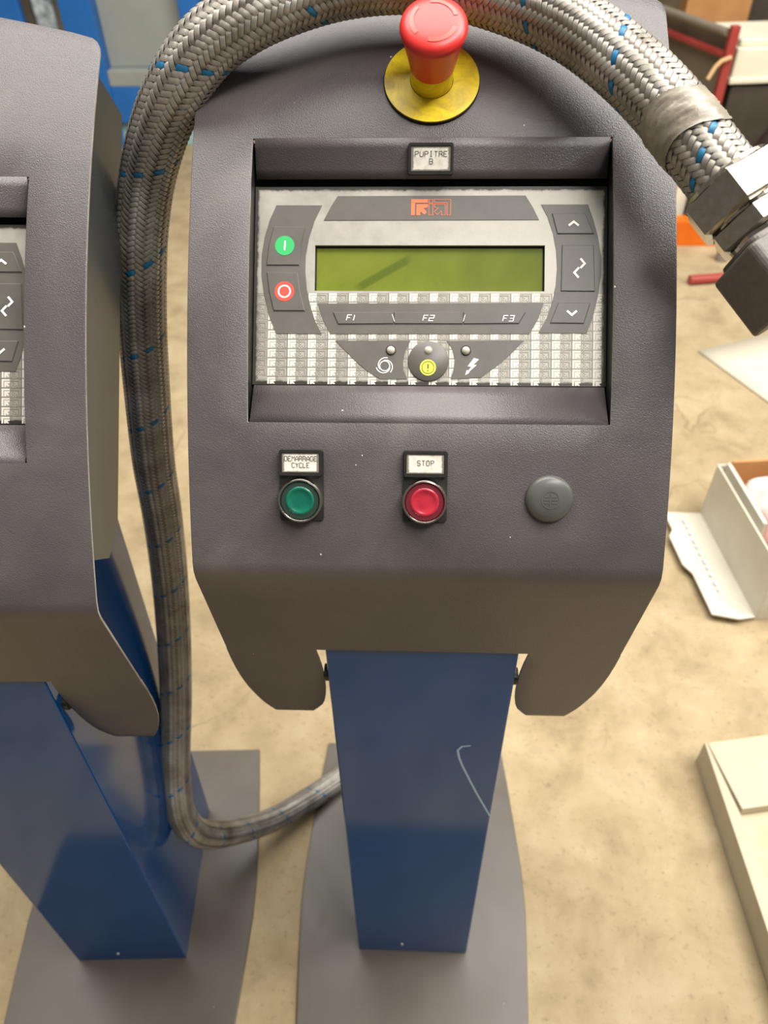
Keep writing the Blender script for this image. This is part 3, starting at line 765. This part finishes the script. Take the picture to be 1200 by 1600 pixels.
def np_mesh(name, verts, quads, mats, parent, midx=None, uv=None, smooth=True):
    me = bpy.data.meshes.new(name); nv = len(verts); nf = len(quads)
    me.vertices.add(nv); me.vertices.foreach_set('co', np.ascontiguousarray(verts - np.array(hose.location), dtype=np.float32).ravel())
    me.loops.add(nf * 4); me.loops.foreach_set('vertex_index', np.ascontiguousarray(quads, dtype=np.int32).ravel())
    me.polygons.add(nf); me.polygons.foreach_set('loop_start', np.arange(nf, dtype=np.int32) * 4)
    for m_ in mats: me.materials.append(m_)
    if midx is not None: me.polygons.foreach_set('material_index', midx.astype(np.int32))
    if smooth: me.polygons.foreach_set('use_smooth', np.ones(nf, dtype=bool))
    if uv is not None:
        l = me.uv_layers.new(name='UVMap'); l.data.foreach_set('uv', np.ascontiguousarray(uv[quads.ravel()], dtype=np.float32).ravel())
    me.update(); me.validate()
    o = bpy.data.objects.new(name, me); COL.objects.link(o); o.parent = parent
    return o
# core
nr = 20; ss = np.repeat(np.linspace(0, LEN, 500), nr); tt = np.tile(np.arange(nr) * 2 * np.pi / nr, 500)
V = hose_at(ss, tt, -.0024); i = np.arange(499)[:, None] * nr; k = np.arange(nr)[None]; kk = (k + 1) % nr
Q = np.stack([i + k, i + kk, i + nr + kk, i + nr + k], -1).reshape(-1, 4)
np_mesh('hose_core', V, Q, [M['core']], hose)
# strands: 24 carriers each way, two over two under
NC, PITCH = 18, .078
QT = 2 * NC * LEN / PITCH; nq = int(QT * 2)
s0 = np.linspace(0, LEN, nq); qv = 2 * NC * s0 / PITCH
allv = []; allq = []; alluv = []; mi = []; base = 0
rm = .019; al = math.atan2(2 * math.pi * rm, PITCH); wd = .0033
for d in (1, -1):
    for c in range(NC):
        th = d * 2 * np.pi * s0 / PITCH + 2 * np.pi * c / NC
        ph = (2 * c + qv - .5) if d > 0 else (2 * c - qv - .5)
        wv = d * np.cos(2 * np.pi * ph / 4); wv = np.tanh(2.6 * wv) / np.tanh(2.6)
        for u_, crown in ((-1, -.00020), (0, .00012), (1, -.00020)):
            sv = s0 - d * math.sin(al) * wd / 2 * u_; tv = th + math.cos(al) * wd / 2 * u_ / rm
            allv.append(hose_at(np.clip(sv, 0, LEN), tv, .0009 * wv + crown - .0008)); alluv.append(np.stack([np.full(nq, (u_ + 1) / 2), s0 * 100], 1))
        a = np.arange(nq - 1)
        for u_ in (0, 1):
            b0 = base + u_ * nq; b1 = base + (u_ + 1) * nq
            allq.append(np.stack([b0 + a, b0 + a + 1, b1 + a + 1, b1 + a], 1) if d > 0 else np.stack([b0 + a, b0 + a + 1, b1 + a + 1, b1 + a], 1))
            mi.append(np.full(nq - 1, 1 if (d > 0 and c == 5) else 0))
        base += 3 * nq
br = np_mesh('braid_strands', np.concatenate(allv), np.concatenate(allq), [M['braid'], M['braid_blue']], hose, np.concatenate(mi), np.concatenate(alluv))
br['kind'] = 'stuff'; br['label'] = 'woven grey strands with a blue tracer'
# tape wrapped round the hose near the coupling
def arc_of(p): return float(S[np.argmin(np.linalg.norm(CL - np.array(tuple(p)), axis=1))])
sa, sb = arc_of(pix(1087, 226, .443)), arc_of(pix(1048, 175, .447))
n_s = 24; nr = 40; ss = np.repeat(np.linspace(min(sa, sb), max(sa, sb), n_s), nr); tt = np.tile(np.arange(nr) * 2 * np.pi / nr, n_s)
rng = np.random.default_rng(3)
V = hose_at(ss + .004 * np.sin(tt * 2 + 1), tt, .0008 + .0004 * np.sin(tt * 3 + ss * 300) * np.sin(ss * 190) + .0003 * rng.standard_normal(len(tt)))
i = np.arange(n_s - 1)[:, None] * nr; k = np.arange(nr)[None]; kk = (k + 1) % nr
np_mesh('tape_wrap', V, np.stack([i + k, i + kk, i + nr + kk, i + nr + k], -1).reshape(-1, 4), [M['tape']], hose)
# coupling nuts and plug
ax = Vector((-TG[8]).tolist()).normalized(); end = Vector(CL[2].tolist())
sx = (_r3 - ax * _r3.dot(ax)).normalized(); sy = ax.cross(sx)
def TC(x, y, z): return tuple(end + sx * x + sy * y + ax * z - hose.location)
def hexnut(mb, r_, z0, z1, ch=.002):
    pr = []
    mb.lathe([(r_ * .80, z0 - .0005), (r_ * .88, z0), (r_, z0 + ch), (r_, z1 - ch), (r_ * .88, z1)], 6, TC)
    mb.lathe([(r_ * .80, z0 - .0012), (r_ * .86, z0 - .0012), (r_ * .87, z0 + .001)], 36, TC)
mb = MB(); hexnut(mb, .030, -.004, .018); mb.build('coupling_nut', M['nickel'], hose)
mb = MB(); hexnut(mb, .027, .0185, .032); mb.lathe([(.0215, .016), (.0215, .036)], 36, TC); mb.build('lock_nut', M['nickel'], hose)
mb = MB(); mb.prism(rrect(-.024, -.020, .065, .020, .006), .0345, .0400, TC); mb.prism(rrect(-.030, -.024, .070, .024, .005), .0385, .078, TC); cn = mb.build('plug_housing', M['connector'], hose, bevel=.002)
cn['label'] = 'dark grey plug housing at the end of the hose'
mb = MB(); mb.box((-.006, -.0262, .0395), (.060, -.0238, .052), TC); mb.build('plug_lever', M['connector'], cn)
mb = MB(); mb.lathe([(.024, 0), (.024, .02), (.02, .025)], 24, lambda x, y, z: (x + CL[-1][0] - hose.location.x, CD + .002 + z - hose.location.y + 0, y + CL[-1][2] - hose.location.z)); mb.build('cable_gland', M['nickel'], hose)

# ------------------------------------------------------------------ things on the floor, right
def quad_box(name, m, base4, z0, z1, parent=None, bevel=0):
    mb = MB(); mb.prism(base4, z0, z1); return mb.build(name, m, parent, bevel=bevel)
# white paper sheet
mb = MB(); nx, ny = 9, 7; A_, B_, C_ = Vector((.828, 1.633)), Vector((1.38, 1.85)), Vector((1.08, 1.10)); vs = []
for j in range(ny):
    for i2 in range(nx):
        u_, v_ = i2 / (nx - 1), j / (ny - 1); q = A_ + (B_ - A_) * u_ + (C_ - A_) * v_
        vs.append((q.x, q.y, FZ + .003 + .012 * math.sin(u_ * 3.0 + v_ * 2) ** 2 * u_))
mb.add(vs, [(j * nx + i2, j * nx + i2 + 1, (j + 1) * nx + i2 + 1, (j + 1) * nx + i2) for j in range(ny - 1) for i2 in range(nx - 1)])
tag(mb.build('paper_sheet', M['paper'], None, 60, solid=.0015), 'blank white sheet lying on the floor behind the white carton', 'paper sheet')
# open white carton: axes from its left face
ca, cb = Vector((.650, .932, 0)), Vector((.680, .627, 0)); e1 = (cb - ca).normalized(); e2 = Vector((-e1.y, e1.x, 0)); LCH = (cb - ca).length; DW = .30; HC = .152
if e2.x < 0: e2 = -e2
crt = empty('open_carton', (ca.x, ca.y, FZ)); tag(crt, 'open white cardboard carton with a flap folded out on the floor', 'carton')
def TB(x, y, z): return tuple(e1 * x + e2 * y + Vector((0, 0, z)))
def wall(nm, a, b, m='white_card', par=crt):
    mb = MB(); mb.box(a, b, TB); return mb.build(nm, M[m], par, bevel=.001)
wall('side_wall', (0, 0, 0), (LCH, .004, HC)); wall('inner_wall', (.002, .020, .01), (LCH * .62, .028, HC + .004))
wall('side_wall', (0, DW - .004, 0), (LCH, DW, HC)); wall('side_wall', (0, .004, 0), (.004, DW - .004, HC)); wall('side_wall', (LCH - .004, .004, 0), (LCH, DW - .004, HC)); wall('bottom', (.004, .004, 0), (LCH - .004, DW - .004, .004), 'kraft')
wall('inner_wall', (.0045, .028, .01), (.010, DW - .01, HC + .012), 'kraft')
mb = MB(); fl_ = [(.004, 0), (LCH, 0), (LCH + .010, -.040), (LCH - .006, -.088), (LCH - .115, -.088), (LCH - .142, -.100), (.080, -.100), (.060, -.087), (.004, -.087)]
mb.prism([(x, y) for x, y in fl_], .004, .008, lambda x, y, z: TB(x, y, z + .10 * max(0, .02 + y) + (.012 if y < -.01 else .0))); fp = mb.build('floor_flap', M['white_card'], crt)
mb = MB()
for q in range(13):
    x = .03 + q * .0205
    mb.stroke([(x, -.052), (x + (.010 if q % 3 else .014), -.052)], .006, 0, lambda x, y, z: TB(x, y, .0203 + z)); 
mb.build('faded_print', M['grey_print'], crt)
mb = MB(); mb.add([TB(LCH + .0006, .02, .03), TB(LCH + .0006, .12, .03), TB(LCH + .0006, .12, .085), TB(LCH + .0006, .02, .085)], [(0, 1, 2, 3)]); mb.build('red_print', M['crimson'], crt)
# crumpled film parcels inside the carton
def lump(name, loc, r3, m, seed, amp=.18):
    bm = bmesh.new(); bmesh.ops.create_icosphere(bm, subdivisions=3, radius=1); rr = random.Random(seed)
    dirs = [Vector((rr.gauss(0, 1), rr.gauss(0, 1), rr.gauss(0, 1))).normalized() for _ in range(14)]
    for v in bm.verts:
        k_ = 1 + amp * sum(math.sin(5 * v.co.dot(d_) + j) for j, d_ in enumerate(dirs)) / 5
        v.co = Vector((v.co.x * r3[0], v.co.y * r3[1], v.co.z * r3[2])) * k_
    me = bpy.data.meshes.new(name); bm.to_mesh(me); bm.free(); me.materials.append(m)
    for p_ in me.polygons: p_.use_smooth = True
    o = bpy.data.objects.new(name, me); COL.objects.link(o); o.location = loc; return o
o0 = Vector((ca.x, ca.y, FZ))
for i2, (x, y, z, r3, m, lb) in enumerate(((.082, .082, .108, (.044, .044, .05), 'film', 'crumpled clear film parcel at the back of the open white carton'),
                                       (.160, .074, .100, (.028, .036, .046), 'pink', 'pinkish film parcel in the middle of the open white carton'),
                                       (.232, .082, .092, (.034, .044, .048), 'film', 'white film parcel at the near end of the open white carton'))):
    o = lump('film_parcel', o0 + Vector(TB(x, y, z)), r3, M[m], 20 + i2, .26); tag(o, lb, 'parcel', 'film parcels in the carton')
# printed leaflet beside the carton
mb = MB(); q4 = [(0, 0), (.20, .02), (.19, .16), (-.005, .14)]; mb.prism(q4, 0, .018)
lf = mb.build('flat_carton', M['white_card'], None, bevel=.001); lf.location = (.700, .435, FZ); tag(lf, 'low flat white carton at the right edge in front of the open carton', 'carton')

# white lacquered tray lower right
tr = empty('lacquered_tray', (.485, .316, FZ)); tag(tr, 'white lacquered tray with raised rim at the lower right', 'tray')
d1 = Vector((.985, .168, 0)).normalized(); d2 = Vector((.035, -1, 0)).normalized(); ZT = .060
def TT(x, y, z): return tuple(d1 * x + d2 * y + Vector((0, 0, z)))
mb = MB(); mb.prism([(0, 0), (.50, 0), (.50, .62), (0, .62)], 0, .030, TT); mb.build('tray_base', M['tray'], tr, bevel=.002)
mb = MB(); vs = []
for y, wd_ in ((0, .006), (.12, .020), (.30, .034), (.62, .050)):
    vs += [TT(0, y, .030), TT(0, y, ZT), TT(wd_, y, ZT - .004), TT(wd_ + .004, y, .030)]
mb.add(vs, [(k * 4 + a, k * 4 + b, k * 4 + 4 + b, k * 4 + 4 + a) for k in range(3) for a, b in ((0, 1), (1, 2), (2, 3), (3, 0))] + [(0, 3, 2, 1), (12, 13, 14, 15)])
mb.build('tray_rim', M['tray'], tr, bevel=.001)
mb = MB(); mb.prism([(.0065, 0), (.50, 0), (.50, .118), (.0255, .118)], .030, ZT - .003, TT); mb.build('tray_cover', M['tray'], tr, bevel=.0012)
mb = MB(); mb.prism([(.028, .1185), (.50, .1185), (.50, .615), (.06, .615)], .030, .036, TT); mb.build('tray_lining', M['tray_in'], tr)

# red tube, orange beam and what stands round them
mb = MB(); mb.tube([(.905, 2.055, FZ + .016), (1.60, 2.160, FZ + .016)], .016, 14); tag(mb.build('steel_tube', M['redtube'], None, 40), 'red painted tube lying on the floor past the console', 'tube')
mb = MB(); mb.lathe([(.0001, 0), (.020, 0), (.020, .055), (.017, .060), (.0001, .060)], 20, lambda x, y, z: (1.062 + x, 2.235 + y, FZ + z)); tag(mb.build('steel_cup', M['greybar'], None, 40), 'small grey round cup on the floor behind the red tube', 'cup')
ob = empty('steel_channel', (1.25, 2.37, FZ)); tag(ob, 'orange steel channel standing on the floor behind the red tube', 'beam')
mb = MB(); mb.box((-.42, -.02, 0), (.45, -.012, .088)); mb.build('web', M['orange'], ob, bevel=.001)
mb = MB(); mb.box((-.42, -.012, .080), (.45, .04, .088)); mb.build('flange', M['orange'], ob, bevel=.001)
mb = MB(); mb.box((-.42, -.012, 0), (.45, .04, .008)); mb.build('flange', M['orange'], ob, bevel=.001)
mb = MB(); mb.box((.985, 2.46, FZ), (1.12, 2.62, FZ + .16)); mb.box((.99, 2.452, FZ + .13), (1.11, 2.461, FZ + .15)); tag(mb.build('dark_crate', M['dkpanel'], None, bevel=.004), 'dark flat crate behind the orange channel', 'crate')
mb = MB(); mb.box((.935, 2.49, FZ), (.980, 2.55, FZ + .30)); mb.box((.928, 2.483, FZ + .285), (.987, 2.557, FZ + .30)); tag(mb.build('pale_post', M['cream'], None, bevel=.003), 'short pale post half hidden behind the console edge', 'post')

# trolley with red frame
tc = empty('red_trolley', (1.062, 2.68, FZ)); tag(tc, 'red framed trolley with grey sheet side in the background right', 'trolley')
O_ = Vector((1.062, 2.68, FZ))
def rel(p): return tuple(Vector(p) - O_)
far = Vector((.890, 3.18, 0)); rt = Vector((1.75, 2.80, 0)); back = Vector((1.58, 3.30, 0))
for px_ in (Vector((1.062, 2.68, 0)), far, rt, back):
    mb = MB(); mb.box((px_.x - .015, px_.y - .015, FZ), (px_.x + .015, px_.y + .015, .616), lambda x, y, z: rel((x, y, z))); mb.build('post', M['redtube'], tc, bevel=.003)
a_, b_ = Vector((1.062, 2.68, 0)), far
mb = MB(); mb.tube([rel((a_.x, a_.y, .524)), rel((b_.x, b_.y, .524))], .0125, 12); mb.build('rail', M['redtube'], tc, 40)
mb = MB(); mb.tube([rel((a_.x - .015, a_.y + .02, .592)), rel((b_.x - .015, b_.y, .592))], .0135, 12); mb.build('top_rail', M['greybar'], tc, 40)
nrm = Vector((-(b_ - a_).y, (b_ - a_).x, 0)).normalized()
mb = MB(); q4 = [a_ + (b_ - a_) * .04, b_, b_ - nrm * .006, a_ + (b_ - a_) * .04 - nrm * .006]
mb.prism([(q.x - O_.x, q.y - O_.y) for q in (p_ - nrm * .016 for p_ in q4)], .10, .585); mb.build('sheet_side', M['olive'], tc)
mb = MB(); mb.prism([(q.x - O_.x, q.y - O_.y) for q in (a_, rt, back, far)], .10, .125); mb.build('deck', M['dkpanel'], tc)
mb = MB(); mb.tube([rel((1.066, 2.66, .525)), rel((1.035, 2.655, .516)), rel((1.018, 2.650, .500)), rel((1.000, 2.646, .462))], .0075, 10); mb.build('strap', M['tan'], tc, 50)
# on the trolley
def carton(name, m, corner, ax_, w3, label, cat, lid=True, tilt=0):
    o = empty(name, corner, (0, 0, ax_)); tag(o, label, cat)
    mb = MB(); mb.box((0, 0, 0), w3); mb.build('body', M[m], o, bevel=.004)
    if lid:
        mb = MB(); mb.box((-.004, -.004, w3[2]), (w3[0] + .004, w3[1] + .004, w3[2] + .012)); mb.build('lid', M[m], o, bevel=.003)
    return o
cr = empty('cream_box', (1.098, 2.70, .4395), (0, 0, .10)); tag(cr, 'cream plastic box with a stepped lid beside the red post', 'box')
mb = MB(); mb.box((0, 0, 0), (.46, .28, .105)); mb.build('body', M['cream'], cr, bevel=.006)
mb = MB(); mb.box((-.004, -.006, -.008), (.465, .285, .012)); mb.build('rim', M['cream'], cr, bevel=.004)
mb = MB(); mb.box((.008, .01, .105), (.45, .27, .130)); mb.build('lid', M['cream'], cr, bevel=.006)
carton('grey_crate', 'dkpanel', (1.112, 2.71, .119), .10, (.45, .28, .30), 'dark grey crate under the cream box on the trolley', 'crate', False)
o = carton('kraft_carton', 'kraft', (1.04, 3.22, .119), -.16, (.24, .22, .62), 'brown cardboard carton standing on the trolley behind the grey rail', 'carton')
o = carton('steel_cabinet', 'dkpanel', (1.24, 3.60, FZ), -.05, (.75, .40, .95), 'dark grey cabinet in the top right corner behind the cream box', 'cabinet')
o = lump('waste_bag', (1.285, 2.515, FZ + .21), (.12, .09, .20), M['bag'], 50, .12); tag(o, 'dark brown plastic bag slumped in front of the red trolley', 'bag')

# blue framed cabinet, upper left
bc = empty('machine_frame', (-1.2, 3.4, FZ)); tag(bc, 'blue framed machine housing with grey panel in the background left', 'machine')
def bb(nm, m, a, b, bev=.004):
    mb = MB(); mb.box((a[0] + 1.2, a[1] - 3.4, a[2] - FZ), (b[0] + 1.2, b[1] - 3.4, b[2] - FZ)); return mb.build(nm, M[m], bc, bevel=bev)
bb('post', 'frameblue', (-1.53, 3.4, FZ), (-1.39, 3.52, 1.5)); bb('post', 'frameblue', (-1.02, 3.4, FZ), (-.93, 3.52, 1.5)); bb('post', 'frameblue', (-1.84, 3.4, FZ), (-1.70, 3.52, 1.5))
bb('bottom_rail', 'frameblue', (-1.39, 3.405, .105), (-1.02, 3.50, .254)); bb('ledge', 'panelgrey', (-1.39, 3.41, .2545), (-1.02, 3.52, .318)); bb('grey_panel', 'panelgrey', (-1.39, 3.47, .3185), (-1.02, 3.50, 1.45))
bb('base_plinth', 'cyan', (-1.45, 3.44, FZ), (-.96, 3.52, .10)); bb('pipe', 'wallpost', (-1.655, 3.42, FZ), (-1.565, 3.46, 1.4), .015); bb('dark_strip', 'dkpanel', (-1.70, 3.43, FZ), (-1.66, 3.47, 1.4)); bb('top_rail', 'frameblue', (-1.84, 3.4, 1.5), (-.93, 3.52, 1.6))
